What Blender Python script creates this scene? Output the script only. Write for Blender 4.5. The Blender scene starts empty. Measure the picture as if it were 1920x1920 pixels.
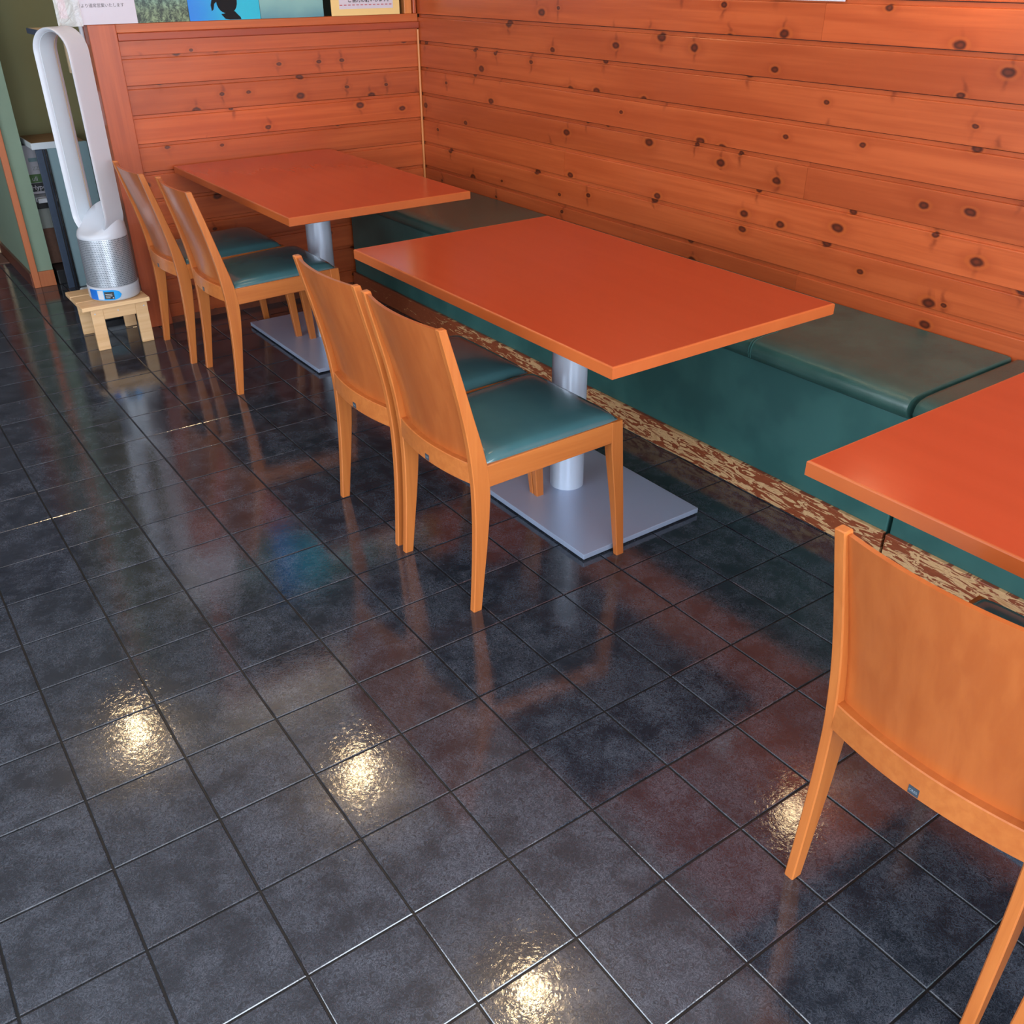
import bpy, bmesh, math, random
from mathutils import Vector, Matrix

random.seed(7)
SC = bpy.context.scene
COL = SC.collection
PI = math.pi

# ------------------------------------------------------------------ camera
CAM_POS = Vector((0.125, -2.561, 1.424))
YAW, PITCH, ROLL = math.radians(35.412), math.radians(30.33), math.radians(-0.291)
FOCAL_PX = 1756.4
fwd = Vector((math.sin(YAW) * math.cos(PITCH), math.cos(YAW) * math.cos(PITCH), -math.sin(PITCH)))
rt = Vector((math.cos(YAW), -math.sin(YAW), 0))
up = rt.cross(fwd)
rt, up = rt * math.cos(ROLL) + up * math.sin(ROLL), up * math.cos(ROLL) - rt * math.sin(ROLL)
cam_data = bpy.data.cameras.new('camera')
cam_data.sensor_width = 36
cam_data.sensor_fit = 'HORIZONTAL'
cam_data.lens = FOCAL_PX / 1920 * 36
cam_data.clip_start = 0.02
cam = bpy.data.objects.new('camera', cam_data)
COL.objects.link(cam)
cam.matrix_world = Matrix(((rt.x, up.x, -fwd.x, CAM_POS.x), (rt.y, up.y, -fwd.y, CAM_POS.y),
                           (rt.z, up.z, -fwd.z, CAM_POS.z), (0, 0, 0, 1)))
SC.camera = cam

# ------------------------------------------------------------------ light
world = bpy.data.worlds.new('sky')
SC.world = world
world.use_nodes = True
bg = world.node_tree.nodes['Background']
bg.inputs[0].default_value = (0.72, 0.86, 1.0, 1)
bg.inputs[1].default_value = 1.4
# daylight coming in through the two big windows behind and left of the camera
def daylight(name, loc, rot, sx, sy, power, color):
    l = bpy.data.lights.new(name, 'AREA')
    l.shape = 'RECTANGLE'; l.size = sx; l.size_y = sy; l.energy = power; l.color = color
    o = bpy.data.objects.new(name, l); COL.objects.link(o)
    o.location = loc; o.rotation_euler = rot
    return o
daylight('daylight_front_window', (0.3, -4.75, 1.35), (math.radians(90), 0, 0), 4.2, 2.0, 215, (0.83, 0.92, 1.0))
daylight('daylight_left_window', (-2.75, -1.4, 1.4), (math.radians(90), 0, math.radians(-90)), 3.6, 1.9, 105, (0.80, 0.90, 1.0))
vs = SC.view_settings
vs.view_transform = 'Standard'; vs.look = 'None'; vs.gamma = 1.0; vs.use_curve_mapping = False
vs.exposure = 0.32
cy = SC.cycles
cy.use_denoising = True
cy.max_bounces = 5; cy.diffuse_bounces = 3; cy.glossy_bounces = 3; cy.transmission_bounces = 4; cy.transparent_max_bounces = 4
cy.caustics_reflective = False; cy.caustics_refractive = False
cy.use_adaptive_sampling = True; cy.adaptive_threshold = 0.06
cy.sample_clamp_indirect = 4.0

# ------------------------------------------------------------------ node helper
class NT:
    def __init__(s, name):
        s.m = bpy.data.materials.new(name); s.m.use_nodes = True
        s.t = s.m.node_tree; s.b = s.t.nodes['Principled BSDF']
    def n(s, typ, **kw):
        nd = s.t.nodes.new(typ)
        for k, v in kw.items(): setattr(nd, k, v)
        return nd
    def put(s, sock, v):
        if isinstance(v, bpy.types.NodeSocket): s.t.links.new(v, sock)
        elif v is not None:
            if isinstance(v, (tuple, list)) and len(v) == 3 and len(sock.default_value) == 4: v = (*v, 1)
            sock.default_value = v
    def math(s, op, a, b=None, c=None, clamp=False):
        nd = s.n('ShaderNodeMath', operation=op, use_clamp=clamp)
        s.put(nd.inputs[0], a)
        if b is not None: s.put(nd.inputs[1], b)
        if c is not None: s.put(nd.inputs[2], c)
        return nd.outputs[0]
    def vmath(s, op, a, b=None):
        nd = s.n('ShaderNodeVectorMath', operation=op)
        s.put(nd.inputs[0], a)
        if b is not None: s.put(nd.inputs[1], b)
        return nd.outputs[0]
    def mix(s, f, a, b, blend='MIX'):
        nd = s.n('ShaderNodeMix', data_type='RGBA', blend_type=blend)
        s.put(nd.inputs[0], f); s.put(nd.inputs[6], a); s.put(nd.inputs[7], b)
        return nd.outputs[2]
    def step(s, v, lo, hi, a=0.0, b=1.0):
        nd = s.n('ShaderNodeMapRange', interpolation_type='SMOOTHSTEP')
        s.put(nd.inputs[0], v); nd.inputs[1].default_value = lo; nd.inputs[2].default_value = hi
        nd.inputs[3].default_value = a; nd.inputs[4].default_value = b
        return nd.outputs[0]
    def noise(s, vec, scale=1.0, detail=3.0, rough=0.5, dist=0.0, dim='3D'):
        nd = s.n('ShaderNodeTexNoise', noise_dimensions=dim)
        s.put(nd.inputs['Vector'], vec)
        nd.inputs['Scale'].default_value = scale; nd.inputs['Detail'].default_value = detail
        nd.inputs['Roughness'].default_value = rough; nd.inputs['Distortion'].default_value = dist
        return nd.outputs[0]
    def coord(s, kind='Object', rnd=True):
        o = s.n('ShaderNodeTexCoord').outputs[kind]
        if rnd:
            r = s.rand()
            c = s.n('ShaderNodeCombineXYZ')
            s.put(c.inputs[0], s.math('MULTIPLY', r, 5.3)); s.put(c.inputs[1], s.math('MULTIPLY', r, 1.7)); s.put(c.inputs[2], s.math('MULTIPLY', r, 3.1))
            o = s.vmath('ADD', o, c.outputs[0])
        return o
    def rand(s):
        return s.n('ShaderNodeObjectInfo').outputs['Random']
    def xyz(s, v):
        nd = s.n('ShaderNodeSeparateXYZ'); s.put(nd.inputs[0], v); return nd.outputs
    def bump(s, h, strength=0.2, dist=0.002, normal=None):
        nd = s.n('ShaderNodeBump'); s.put(nd.inputs['Height'], h)
        nd.inputs['Strength'].default_value = strength; nd.inputs['Distance'].default_value = dist
        if normal is not None: s.put(nd.inputs['Normal'], normal)
        return nd.outputs[0]
    def out(s, color=None, rough=None, metal=None, normal=None, spec=None, coat=None, coat_rough=None):
        i = s.b.inputs
        if color is not None: s.put(i['Base Color'], color)
        if rough is not None: s.put(i['Roughness'], rough)
        if metal is not None: s.put(i['Metallic'], metal)
        if normal is not None: s.put(i['Normal'], normal)
        if spec is not None: s.put(i['Specular IOR Level'], spec)
        if coat is not None: s.put(i['Coat Weight'], coat)
        if coat_rough is not None: s.put(i['Coat Roughness'], coat_rough)
        return s.m

def plain(name, color, rough=0.5, metal=0.0, spec=0.5, vary=0.06, scale=30.0):
    g = NT(name)
    nz = g.noise(g.coord(), scale, 3)
    f = g.math('MULTIPLY_ADD', nz, 2 * vary, 1 - vary)
    c = g.vmath('MULTIPLY', tuple(color), (1, 1, 1))
    sc = g.n('ShaderNodeVectorMath', operation='SCALE'); g.put(sc.inputs[0], c); g.put(sc.inputs['Scale'], f)
    return g.out(sc.outputs[0], rough, metal, spec=spec)

def emit(name, color, strength):
    g = NT(name)
    g.out((1, 1, 1), 0.4)
    g.put(g.b.inputs['Emission Color'], color); g.b.inputs['Emission Strength'].default_value = strength
    return g.m

def wood(name, axis, dark, light, red=None, grain=50.0, rough=0.35, knots=False, coat=0.0, var=0.5, streak=1.4, bumpy=0.05, amount=1.0):
    """axis: local axis along the grain (0 x, 1 y, 2 z)"""
    g = NT(name)
    co = g.coord()
    sv = [grain] * 3; sv[axis] = streak
    nv = g.vmath('MULTIPLY', co, tuple(sv))
    gr = g.noise(nv, 1.0, 5, 0.6, 0.35)
    sv2 = [grain * 0.16] * 3; sv2[axis] = streak * 0.8
    big = g.noise(g.vmath('MULTIPLY', co, tuple(sv2)), 1.0, 3, 0.5, 0.6)
    f = g.step(gr, 0.28, 0.72)
    col = g.mix(g.math('MULTIPLY', f, amount), dark, light)
    col = g.mix(g.math('MULTIPLY', g.step(big, 0.45, 0.7), var), col, red if red else dark)
    h = gr
    if knots:
        x = g.xyz(co)
        cb = g.n('ShaderNodeCombineXYZ')
        wob = g.noise(g.vmath('MULTIPLY', co, (30, 30, 30)), 1.0, 2)
        g.put(cb.inputs[0], g.math('MULTIPLY_ADD', wob, 0.05, g.math('MULTIPLY', x[0], 4.6)))
        g.put(cb.inputs[1], g.math('MULTIPLY_ADD', wob, 0.05, g.math('MULTIPLY', x[2], 7.6)))
        v = g.n('ShaderNodeTexVoronoi', voronoi_dimensions='2D', feature='F1'); g.put(v.inputs['Vector'], cb.outputs[0]); v.inputs['Scale'].default_value = 1.0
        d = v.outputs['Distance']
        vc = g.xyz(v.outputs['Color'])
        keep = g.math('GREATER_THAN', vc[0], 0.27)
        size = g.math('MULTIPLY_ADD', vc[1], 0.8, 0.55)
        dn = g.math('DIVIDE', d, size)
        core = g.math('MULTIPLY', g.step(dn, 0.05, 0.095, 1, 0), keep)
        ring = g.math('MULTIPLY', g.math('MULTIPLY', g.step(dn, 0.078, 0.095), g.step(dn, 0.110, 0.145, 1, 0)), keep)
        halo = g.math('MULTIPLY', g.step(dn, 0.06, 0.30, 1, 0), keep)
        # dark branch streak running up and down from the knot
        wob2 = g.noise(g.vmath('MULTIPLY', co, (9, 9, 22)), 1.0, 3)
        dx = g.math('ABSOLUTE', g.math('MULTIPLY_ADD', g.math('SUBTRACT', wob2, 0.5), 0.28, g.math('SUBTRACT', g.xyz(v.outputs['Position'])[0], g.xyz(cb.outputs[0])[0])))
        st = g.math('MULTIPLY', g.math('MULTIPLY', g.step(dx, 0.0, 0.055, 1, 0), g.step(d, 0.15, 0.42, 1, 0)), keep)
        st = g.math('MULTIPLY', st, g.step(vc[2], 0.45, 0.75))
        col = g.mix(g.math('MULTIPLY', halo, 0.45), col, (0.28, 0.040, 0.009))
        col = g.mix(g.math('MULTIPLY', st, 0.6), col, (0.16, 0.022, 0.006))
        col = g.mix(g.math('MULTIPLY', ring, 0.5), col, (0.46, 0.10, 0.02))
        kc = g.mix(g.step(dn, 0.01, 0.06), (0.13, 0.022, 0.008), (0.035, 0.007, 0.004))
        col = g.mix(g.math('MULTIPLY', core, 0.92), col, kc)
        h = g.math('SUBTRACT', gr, g.math('MULTIPLY', core, 1.5))
    r = g.rand()
    tone = g.math('MULTIPLY_ADD', r, 0.26, 0.87)
    sc = g.n('ShaderNodeVectorMath', operation='SCALE'); g.put(sc.inputs[0], col); g.put(sc.inputs['Scale'], tone)
    return g.out(sc.outputs[0], rough, normal=g.bump(h, bumpy, 0.002) if bumpy else None, coat=coat, coat_rough=0.16)

M = {}
M['plank'] = wood('pine_plank', 0, (0.40, 0.072, 0.018), (0.52, 0.108, 0.030), (0.35, 0.056, 0.014), grain=42, rough=0.33, knots=True, coat=0.25)
M['post'] = wood('pine_post', 2, (0.32, 0.060, 0.020), (0.44, 0.095, 0.032), (0.28, 0.050, 0.017), grain=42, rough=0.36, coat=0.25)
M['sill'] = wood('pine_sill', 0, (0.30, 0.045, 0.016), (0.38, 0.065, 0.022), (0.24, 0.035, 0.014), grain=50, rough=0.35, coat=0.2)
M['frame_wood'] = wood('pine_frame', 0, (0.46, 0.095, 0.022), (0.58, 0.145, 0.036), grain=50, rough=0.35, coat=0.2)
M['strip'] = wood('pine_strip', 2, (0.52, 0.17, 0.045), (0.66, 0.25, 0.075), grain=60, rough=0.4)
M['chair_wood'] = wood('beech_chair', 2, (0.47, 0.130, 0.027), (0.55, 0.170, 0.038), (0.43, 0.108, 0.022), grain=60, rough=0.36, coat=0.3, var=0.35, bumpy=0)
M['chair_rail'] = wood('beech_rail', 0, (0.47, 0.130, 0.027), (0.55, 0.170, 0.038), (0.43, 0.108, 0.022), grain=60, rough=0.36, coat=0.3, var=0.35, bumpy=0)
M['chair_back'] = wood('beech_backrest', 2, (0.39, 0.094, 0.020), (0.45, 0.120, 0.027), (0.35, 0.074, 0.015), grain=36, rough=0.3, coat=0.4, var=0.5, bumpy=0)
M['table'] = wood('red_laminate', 1, (0.44, 0.060, 0.021), (0.54, 0.078, 0.030), (0.47, 0.062, 0.023), grain=14, rough=0.15, coat=0.0, var=0.35, streak=0.7, bumpy=0, amount=0.3)
M['table_edge'] = wood('table_edge', 1, (0.44, 0.095, 0.022), (0.52, 0.125, 0.030), grain=12, rough=0.35, coat=0.2, var=0.3, bumpy=0, streak=6.0, amount=0.5)
M['stool'] = wood('raw_pine', 0, (0.68, 0.40, 0.19), (0.80, 0.52, 0.28), (0.70, 0.37, 0.16), grain=50, rough=0.6, var=0.3)
M['orange_trim'] = wood('orange_trim', 2, (0.44, 0.125, 0.045), (0.55, 0.17, 0.065), grain=50, rough=0.45, var=0.3)
M['brown_base'] = wood('brown_base', 1, (0.10, 0.028, 0.016), (0.16, 0.045, 0.022), grain=40, rough=0.3)

# green leather-like vinyl
def vinyl(name, a, b, rough, bs):
    g = NT(name); co = g.coord()
    nz = g.noise(co, 6.0, 3); fine = g.noise(co, 420.0, 2)
    v = g.n('ShaderNodeTexVoronoi'); g.put(v.inputs['Vector'], co); v.inputs['Scale'].default_value = 520
    col = g.mix(g.step(nz, 0.35, 0.65), a, b)
    return g.out(col, rough, normal=g.bump(g.math('ADD', fine, v.outputs['Distance']), bs, 0.0006), spec=0.5)
M['vinyl'] = vinyl('green_vinyl', (0.028, 0.080, 0.070), (0.038, 0.100, 0.086), 0.23, 0.34)
M['vinyl_panel'] = vinyl('green_vinyl_panel', (0.028, 0.105, 0.100), (0.042, 0.140, 0.130), 0.40, 0.10)
M['vinyl_seat'] = vinyl('chair_vinyl', (0.046, 0.124, 0.140), (0.056, 0.142, 0.156), 0.16, 0.06)

# painted steel
def steel(name, c, rough, metal):
    g = NT(name); co = g.coord()
    n1 = g.noise(co, 14.0, 4); sp = g.noise(co, 190.0, 2)
    spots = g.step(sp, 0.70, 0.74)
    patch = g.step(n1, 0.52, 0.68)
    f = g.math('MULTIPLY', spots, patch)
    col = g.mix(g.math('MULTIPLY', n1, 0.25), c, tuple(x * 0.8 for x in c))
    col = g.mix(g.math('MULTIPLY', f, 0.75), col, (0.08, 0.08, 0.09))
    return g.out(col, rough, metal, spec=0.5)
M['steel'] = steel('satin_steel', (0.37, 0.44, 0.60), 0.30, 0.30)
M['steel_tube'] = plain('satin_steel_tube', (0.60, 0.68, 0.82), 0.30, 0.30, vary=0.02)

# worn painted board
def worn():
    g = NT('worn_paint_board'); co = g.n('ShaderNodeNewGeometry').outputs['Position']; x = g.xyz(co)
    wv = g.vmath('MULTIPLY', co, (1, 11, 62))
    n1 = g.noise(wv, 1.0, 5, 0.62, 1.6)
    n2 = g.noise(g.vmath('MULTIPLY', co, (1, 60, 160)), 1.0, 3)
    # wear is strongest where people sit, and fades towards the far corner
    along = g.step(x[1], 0.10, 1.30, -0.004, -0.15)
    w = g.math('ADD', g.math('MULTIPLY_ADD', g.math('SUBTRACT', n2, 0.5), 0.13, n1), along)
    bare = g.step(w, 0.485, 0.515)
    paint = g.mix(n2, (0.20, 0.042, 0.016), (0.33, 0.085, 0.034))
    woodc = g.mix(g.step(n1, 0.5, 0.75), (0.66, 0.41, 0.20), (0.46, 0.22, 0.085))
    col = g.mix(bare, paint, woodc)
    return g.out(col, g.math('MULTIPLY_ADD', bare, 0.3, 0.35), normal=g.bump(bare, 0.35, 0.0015))
M['worn'] = worn()

# glazed slate floor tile
def tile_mat():
    g = NT('slate_tile'); co = g.coord(); r = g.rand()
    n1 = g.noise(co, 13.0, 4, 0.65)
    wr = g.noise(co, 92.0, 3, 0.62, 2.0)
    vein = g.step(g.math('ABSOLUTE', g.math('SUBTRACT', wr, 0.5)), 0.0, 0.055, 1, 0)
    col = g.mix(g.step(n1, 0.3, 0.7), (0.012, 0.0145, 0.021), (0.034, 0.040, 0.054))
    col = g.mix(g.math('MULTIPLY', vein, g.step(n1, 0.30, 0.70, 0.12, 0.62)), col, (0.125, 0.140, 0.175))
    col = g.mix(g.math('MULTIPLY', g.step(wr, 0.56, 0.68), 0.55), col, (0.010, 0.011, 0.014))
    col = g.mix(g.math('MULTIPLY', r, 0.3), col, (0.026, 0.029, 0.036))
    h = g.math('MULTIPLY_ADD', wr, 0.42, n1)
    return g.out(col, 0.055, normal=g.bump(h, 0.13, 0.0022), spec=1.0)
M['tile'] = tile_mat()
M['grout'] = plain('grout', (0.014, 0.0135, 0.014), 0.35, vary=0.3, scale=120)
M['white'] = plain('white_plastic', (0.60, 0.62, 0.68), 0.35, vary=0.01)
M['off_white'] = plain('pale_plastic', (0.62, 0.68, 0.74), 0.4, vary=0.02)
M['silver'] = plain('silver_plastic', (0.50, 0.52, 0.56), 0.3, 0.6, vary=0.01)
M['black'] = plain('black_plastic', (0.012, 0.012, 0.014), 0.4)
M['dark_grey'] = plain('dark_grey', (0.035, 0.036, 0.040), 0.5)
M['blue_film'] = plain('blue_film', (0.01, 0.33, 0.80), 0.3, vary=0.02)
M['blue_film_dark'] = plain('deep_blue_film', (0.015, 0.16, 0.62), 0.3, vary=0.02)
M['navy'] = plain('navy_board', (0.035, 0.055, 0.095), 0.5, vary=0.2, scale=60)
M['pale_teal'] = plain('pale_teal_board', (0.22, 0.33, 0.37), 0.5, vary=0.05)
M['green_wall'] = plain('green_wall_paint', (0.22, 0.30, 0.22), 0.75, vary=0.05, scale=8)
M['cream'] = plain('cream_paint', (0.72, 0.66, 0.56), 0.8, vary=0.03, scale=6)
M['ceil'] = plain('ceiling_paint', (0.74, 0.74, 0.74), 0.85, vary=0.02, scale=5)
M['beige'] = plain('beige_board', (0.60, 0.45, 0.28), 0.6, vary=0.06)
M['cardboard'] = plain('cardboard', (0.30, 0.18, 0.09), 0.8, vary=0.15, scale=50)
M['brown_box'] = plain('brown_box', (0.17, 0.085, 0.06), 0.8, vary=0.25, scale=90)
M['grey_box'] = plain('grey_box', (0.33, 0.35, 0.33), 0.7)
M['paper'] = plain('white_paper', (0.60, 0.57, 0.64), 0.5, vary=0.02)
M['ink'] = plain('black_ink', (0.06, 0.055, 0.06), 0.6)
M['red_ink'] = plain('red_ink', (0.42, 0.05, 0.06), 0.6)
M['cream_card'] = plain('cream_card', (0.80, 0.58, 0.24), 0.5, vary=0.02)
M['print_green'] = plain('print_green', (0.10, 0.20, 0.07), 0.6)
M['tag'] = plain('grey_tag', (0.045, 0.06, 0.08), 0.4)
M['tag_ink'] = plain('tag_lettering', (0.30, 0.36, 0.42), 0.4)

def glass():
    g = NT('clear_glass')
    g.out((0.85, 0.92, 0.90), 0.03)
    g.b.inputs['Transmission Weight'].default_value = 1.0
    g.b.inputs['IOR'].default_value = 1.1
    return g.m
M['glass'] = glass()
def sleeve():
    g = NT('clear_sleeve'); co = g.coord()
    n = g.noise(co, 26.0, 3, 0.5, 1.5)
    g.out((0.9, 0.95, 0.97), 0.12, normal=g.bump(n, 0.8, 0.01))
    g.b.inputs['Alpha'].default_value = 0.35
    return g.m
M['sleeve'] = sleeve()
def perforated():
    g = NT('perforated_shell')
    uv = g.n('ShaderNodeTexCoord').outputs['UV']; x = g.xyz(uv)
    row = g.math('FLOOR', g.math('MULTIPLY', x[1], 27.0))
    ux = g.math('ADD', g.math('MULTIPLY', x[0], 96.0), g.math('MULTIPLY', g.math('MODULO', row, 2.0), 0.5))
    fx = g.math('SUBTRACT', g.math('FRACT', ux), 0.5); fy = g.math('SUBTRACT', g.math('FRACT', g.math('MULTIPLY', x[1], 27.0)), 0.5)
    d = g.math('SQRT', g.math('ADD', g.math('MULTIPLY', fx, fx), g.math('MULTIPLY', fy, fy)))
    hole = g.step(d, 0.25, 0.33, 1, 0)
    return g.out(g.mix(hole, (0.50, 0.53, 0.58), (0.05, 0.07, 0.10)), 0.34, g.math('MULTIPLY_ADD', hole, -0.5, 0.55), normal=g.bump(hole, -0.4, 0.002))
M['perf'] = perforated()
def coral_print():
    g = NT('coral_photo_print'); co = g.coord(rnd=False)
    v = g.n('ShaderNodeTexVoronoi', feature='SMOOTH_F1'); g.put(v.inputs['Vector'], g.vmath('ADD', g.vmath('MULTIPLY', co, (70, 70, 38)), (3, 1, 2))); v.inputs['Scale'].default_value = 1
    n = g.noise(co, 60.0, 4, 0.6, 2.5); x = g.xyz(co)
    f = g.step(g.math('MULTIPLY_ADD', n, 0.9, g.math('MULTIPLY', v.outputs['Distance'], -0.5)), 0.05, 0.55)
    green = g.mix(f, (0.006, 0.022, 0.016), (0.24, 0.34, 0.19))
    teal = g.mix(f, (0.01, 0.06, 0.07), (0.20, 0.48, 0.46))
    return g.out(g.mix(g.step(x[2], 0.02, 0.16), green, teal), 0.3)
M['coral'] = coral_print()
def blend_print(name, c0, c1, axis, lo, hi):
    g = NT(name); x = g.xyz(g.coord(rnd=False)); n = g.noise(g.coord(rnd=False), 9.0, 3)
    return g.out(g.mix(g.step(g.math('MULTIPLY_ADD', n, 0.06, x[axis]), lo, hi), c0, c1), 0.25)
M['sea'] = blend_print('blue_sea_print', (0.004, 0.20, 0.68), (0.010, 0.44, 0.62), 0, 0.02, 0.26)
M['haze'] = blend_print('hazy_teal_print', (0.05, 0.20, 0.27), (0.22, 0.44, 0.42), 2, -0.02, 0.12)
M['pink_print'] = plain('pink_print', (0.75, 0.28, 0.38), 0.4, vary=0.5, scale=160)

# ------------------------------------------------------------------ mesh helpers
def finish(me, smooth=None):
    if smooth:
        me.shade_smooth()
        me.set_sharp_from_angle(angle=math.radians(smooth))
def link(name, me, mat, parent=None, loc=(0, 0, 0), rz=0.0):
    if mat is not None and not me.materials: me.materials.append(mat)
    o = bpy.data.objects.new(name, me); COL.objects.link(o)
    o.parent = parent; o.location = loc; o.rotation_euler = (0, 0, rz)
    return o
def pydata(name, v, f, smooth=None):
    me = bpy.data.meshes.new(name); me.from_pydata([tuple(a) for a in v], [], f); me.update()
    bm = bmesh.new(); bm.from_mesh(me); bmesh.ops.recalc_face_normals(bm, faces=bm.faces); bm.to_mesh(me); bm.free()
    finish(me, smooth); return me
def box_me(name, x0, x1, y0, y1, z0, z1, bev=0.0, seg=2):
    bm = bmesh.new(); bmesh.ops.create_cube(bm, size=1)
    for v in bm.verts:
        v.co = Vector(((x0 + x1) / 2 + v.co.x * (x1 - x0), (y0 + y1) / 2 + v.co.y * (y1 - y0), (z0 + z1) / 2 + v.co.z * (z1 - z0)))
    if bev > 0:
        bmesh.ops.bevel(bm, geom=list(bm.edges), offset=bev, segments=seg, profile=0.5, affect='EDGES')
    me = bpy.data.meshes.new(name); bm.to_mesh(me); bm.free()
    return me
def box(name, x0, x1, y0, y1, z0, z1, mat, parent=None, bev=0.0, seg=2):
    return link(name, box_me(name, x0, x1, y0, y1, z0, z1, bev, seg), mat, parent)
def loft_me(name, sections, smooth=35, closed=False):
    """sections: list of rings (equal length lists of 3D points)"""
    n = len(sections[0]); v = [p for s in sections for p in s]; f = []
    m = len(sections)
    for i in range(m if closed else m - 1):
        a, b = i * n, ((i + 1) % m) * n
        for k in range(n):
            f.append((a + k, a + (k + 1) % n, b + (k + 1) % n, b + k))
    if not closed:
        f.append(tuple(range(n - 1, -1, -1))); f.append(tuple((m - 1) * n + k for k in range(n)))
    return pydata(name, v, f, smooth)
def lathe_me(name, prof, seg=48, smooth=40, cap=True, uv=False):
    v = []; f = []
    for (r, z) in prof:
        for k in range(seg):
            a = 2 * PI * k / seg; v.append((r * math.cos(a), r * math.sin(a), z))
    for i in range(len(prof) - 1):
        for k in range(seg):
            f.append((i * seg + k, i * seg + (k + 1) % seg, (i + 1) * seg + (k + 1) % seg, (i + 1) * seg + k))
    if cap:
        f.append(tuple(range(seg - 1, -1, -1))); f.append(tuple((len(prof) - 1) * seg + k for k in range(seg)))
    return pydata(name, v, f, smooth)
def chamfer_rect(x0, x1, y0, y1, c):
    return [(x0 + c, y0), (x1 - c, y0), (x1, y0 + c), (x1, y1 - c), (x1 - c, y1), (x0 + c, y1), (x0, y1 - c), (x0, y0 + c)]
def interp(tab, z):
    """smooth (Catmull-Rom) interpolation of a table [(z, value)]"""
    if z <= tab[0][0]: return tab[0][1]
    if z >= tab[-1][0]: return tab[-1][1]
    for i in range(len(tab) - 1):
        if tab[i][0] <= z <= tab[i + 1][0]: break
    z0, a = tab[i]; z1, b = tab[i + 1]
    def slope(k):
        k0 = max(k - 1, 0); k1 = min(k + 1, len(tab) - 1)
        return (tab[k1][1] - tab[k0][1]) / (tab[k1][0] - tab[k0][0])
    t = (z - z0) / (z1 - z0); h = z1 - z0
    m0, m1 = slope(i) * h, slope(i + 1) * h
    return (2 * t**3 - 3 * t**2 + 1) * a + (t**3 - 2 * t**2 + t) * m0 + (-2 * t**3 + 3 * t**2) * b + (t**3 - t**2) * m1
def empty(name, loc, rz=0.0):
    o = bpy.data.objects.new(name, None); COL.objects.link(o); o.location = loc; o.rotation_euler = (0, 0, rz)
    o.empty_display_size = 0.1
    return o
def tag(o, label, cat, group=None):
    o['label'] = label; o['category'] = cat
    if group: o['group'] = group
    return o
def struct(o):
    o['kind'] = 'structure'; return o
def copy_tree(o, parent=None):
    c = o.copy(); COL.objects.link(c); c.parent = parent
    for ch in o.children: copy_tree(ch, c)
    return c
def text_me(name, body, size, bold=0.0):
    cu = bpy.data.curves.new(name, 'FONT'); cu.body = body; cu.size = size; cu.align_x = 'LEFT'
    cu.offset = bold; cu.resolution_u = 2
    ob = bpy.data.objects.new(name, cu); COL.objects.link(ob)
    dg = bpy.context.evaluated_depsgraph_get(); dg.update()
    me = bpy.data.meshes.new_from_object(ob.evaluated_get(dg))
    bpy.data.objects.remove(ob); bpy.data.curves.remove(cu)
    me.materials.clear(); me.name = name
    return me
def text_obj(name, body, size, mat, parent, loc, rot=(PI / 2, 0, 0), bold=0.0):
    o = link(name, text_me(name, body, size, bold), mat, parent, loc); o.rotation_euler = rot
    return o

# ------------------------------------------------------------------ the room
XW, YB = 2.660, 1.752            # panelled wall on the right, partition at the back
ROOM_X0, ROOM_Y0, ROOM_Y1, ROOM_Z = -2.6, -4.6, 4.3, 2.60
PHI = math.radians(-0.22)        # the tiles run almost, not quite, with the walls
T = 0.2

floor = struct(box('floor', ROOM_X0, XW + 0.1, ROOM_Y0, ROOM_Y1, -0.06, -0.003, M['grout']))
G = 0.0021                       # half joint
def tile_mesh():
    bm = bmesh.new()
    h = T / 2 - G
    rings = [(h, -0.0055), (h, -0.0013), (h - 0.0013, 0.0)]
    prev = None
    for (e, z) in rings:
        vs_ = [bm.verts.new((sx * e, sy * e, z)) for sx, sy in ((-1, -1), (1, -1), (1, 1), (-1, 1))]
        if prev:
            for k in range(4): bm.faces.new((prev[k], prev[(k + 1) % 4], vs_[(k + 1) % 4], vs_[k]))
        prev = vs_
    bm.faces.new(prev)
    me = bpy.data.meshes.new('tile'); bm.to_mesh(me); bm.free()
    me.materials.append(M['tile'])
    return me
tile_me = tile_mesh()
cp, sp = math.cos(PHI), math.sin(PHI)
def cam_px(p):
    d = Vector(p) - CAM_POS; z = d.dot(fwd)
    return (960 + FOCAL_PX * d.dot(rt) / z, 960 - FOCAL_PX * d.dot(up) / z, z) if z > 0.05 else (1e6, 1e6, z)
cells = []
for i in range(-14, 14):
    for j in range(-22, 24):
        tx, ty = (i + 0.5) * T, -(j + 0.5) * T
        x, y = tx * cp - ty * sp, tx * sp + ty * cp
        if not (ROOM_X0 + 0.1 < x < XW and ROOM_Y0 + 0.1 < y < 3.3): continue
        px, py, dz = cam_px((x, y, 0))
        seen = -90 < px < 2010 and -90 < py < 2010 and x < 2.28 and (y < 1.8 or x < 1.16)
        cells.append((not seen, dz, x, y))
cells.sort()
rest_v, rest_f = [], []
for k, (hid, dz, x, y) in enumerate(cells):
    if not hid and k < 300:
        link('tile', tile_me, None, floor, (x, y, 0), PHI + random.choice((0, 1, 2, 3)) * PI / 2)
    else:
        b0 = len(rest_v)
        for v in tile_me.vertices: rest_v.append((x + v.co.x * cp - v.co.y * sp, y + v.co.x * sp + v.co.y * cp, v.co.z))
        for p in tile_me.polygons: rest_f.append(tuple(b0 + q for q in p.vertices))
rest = link('tile_field', pydata('tile_field', rest_v, rest_f), M['tile'], floor); rest['kind'] = 'stuff'

ceiling = struct(box('ceiling', ROOM_X0, XW + 0.1, ROOM_Y0, ROOM_Y1, ROOM_Z, ROOM_Z + 0.08, M['ceil']))

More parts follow.
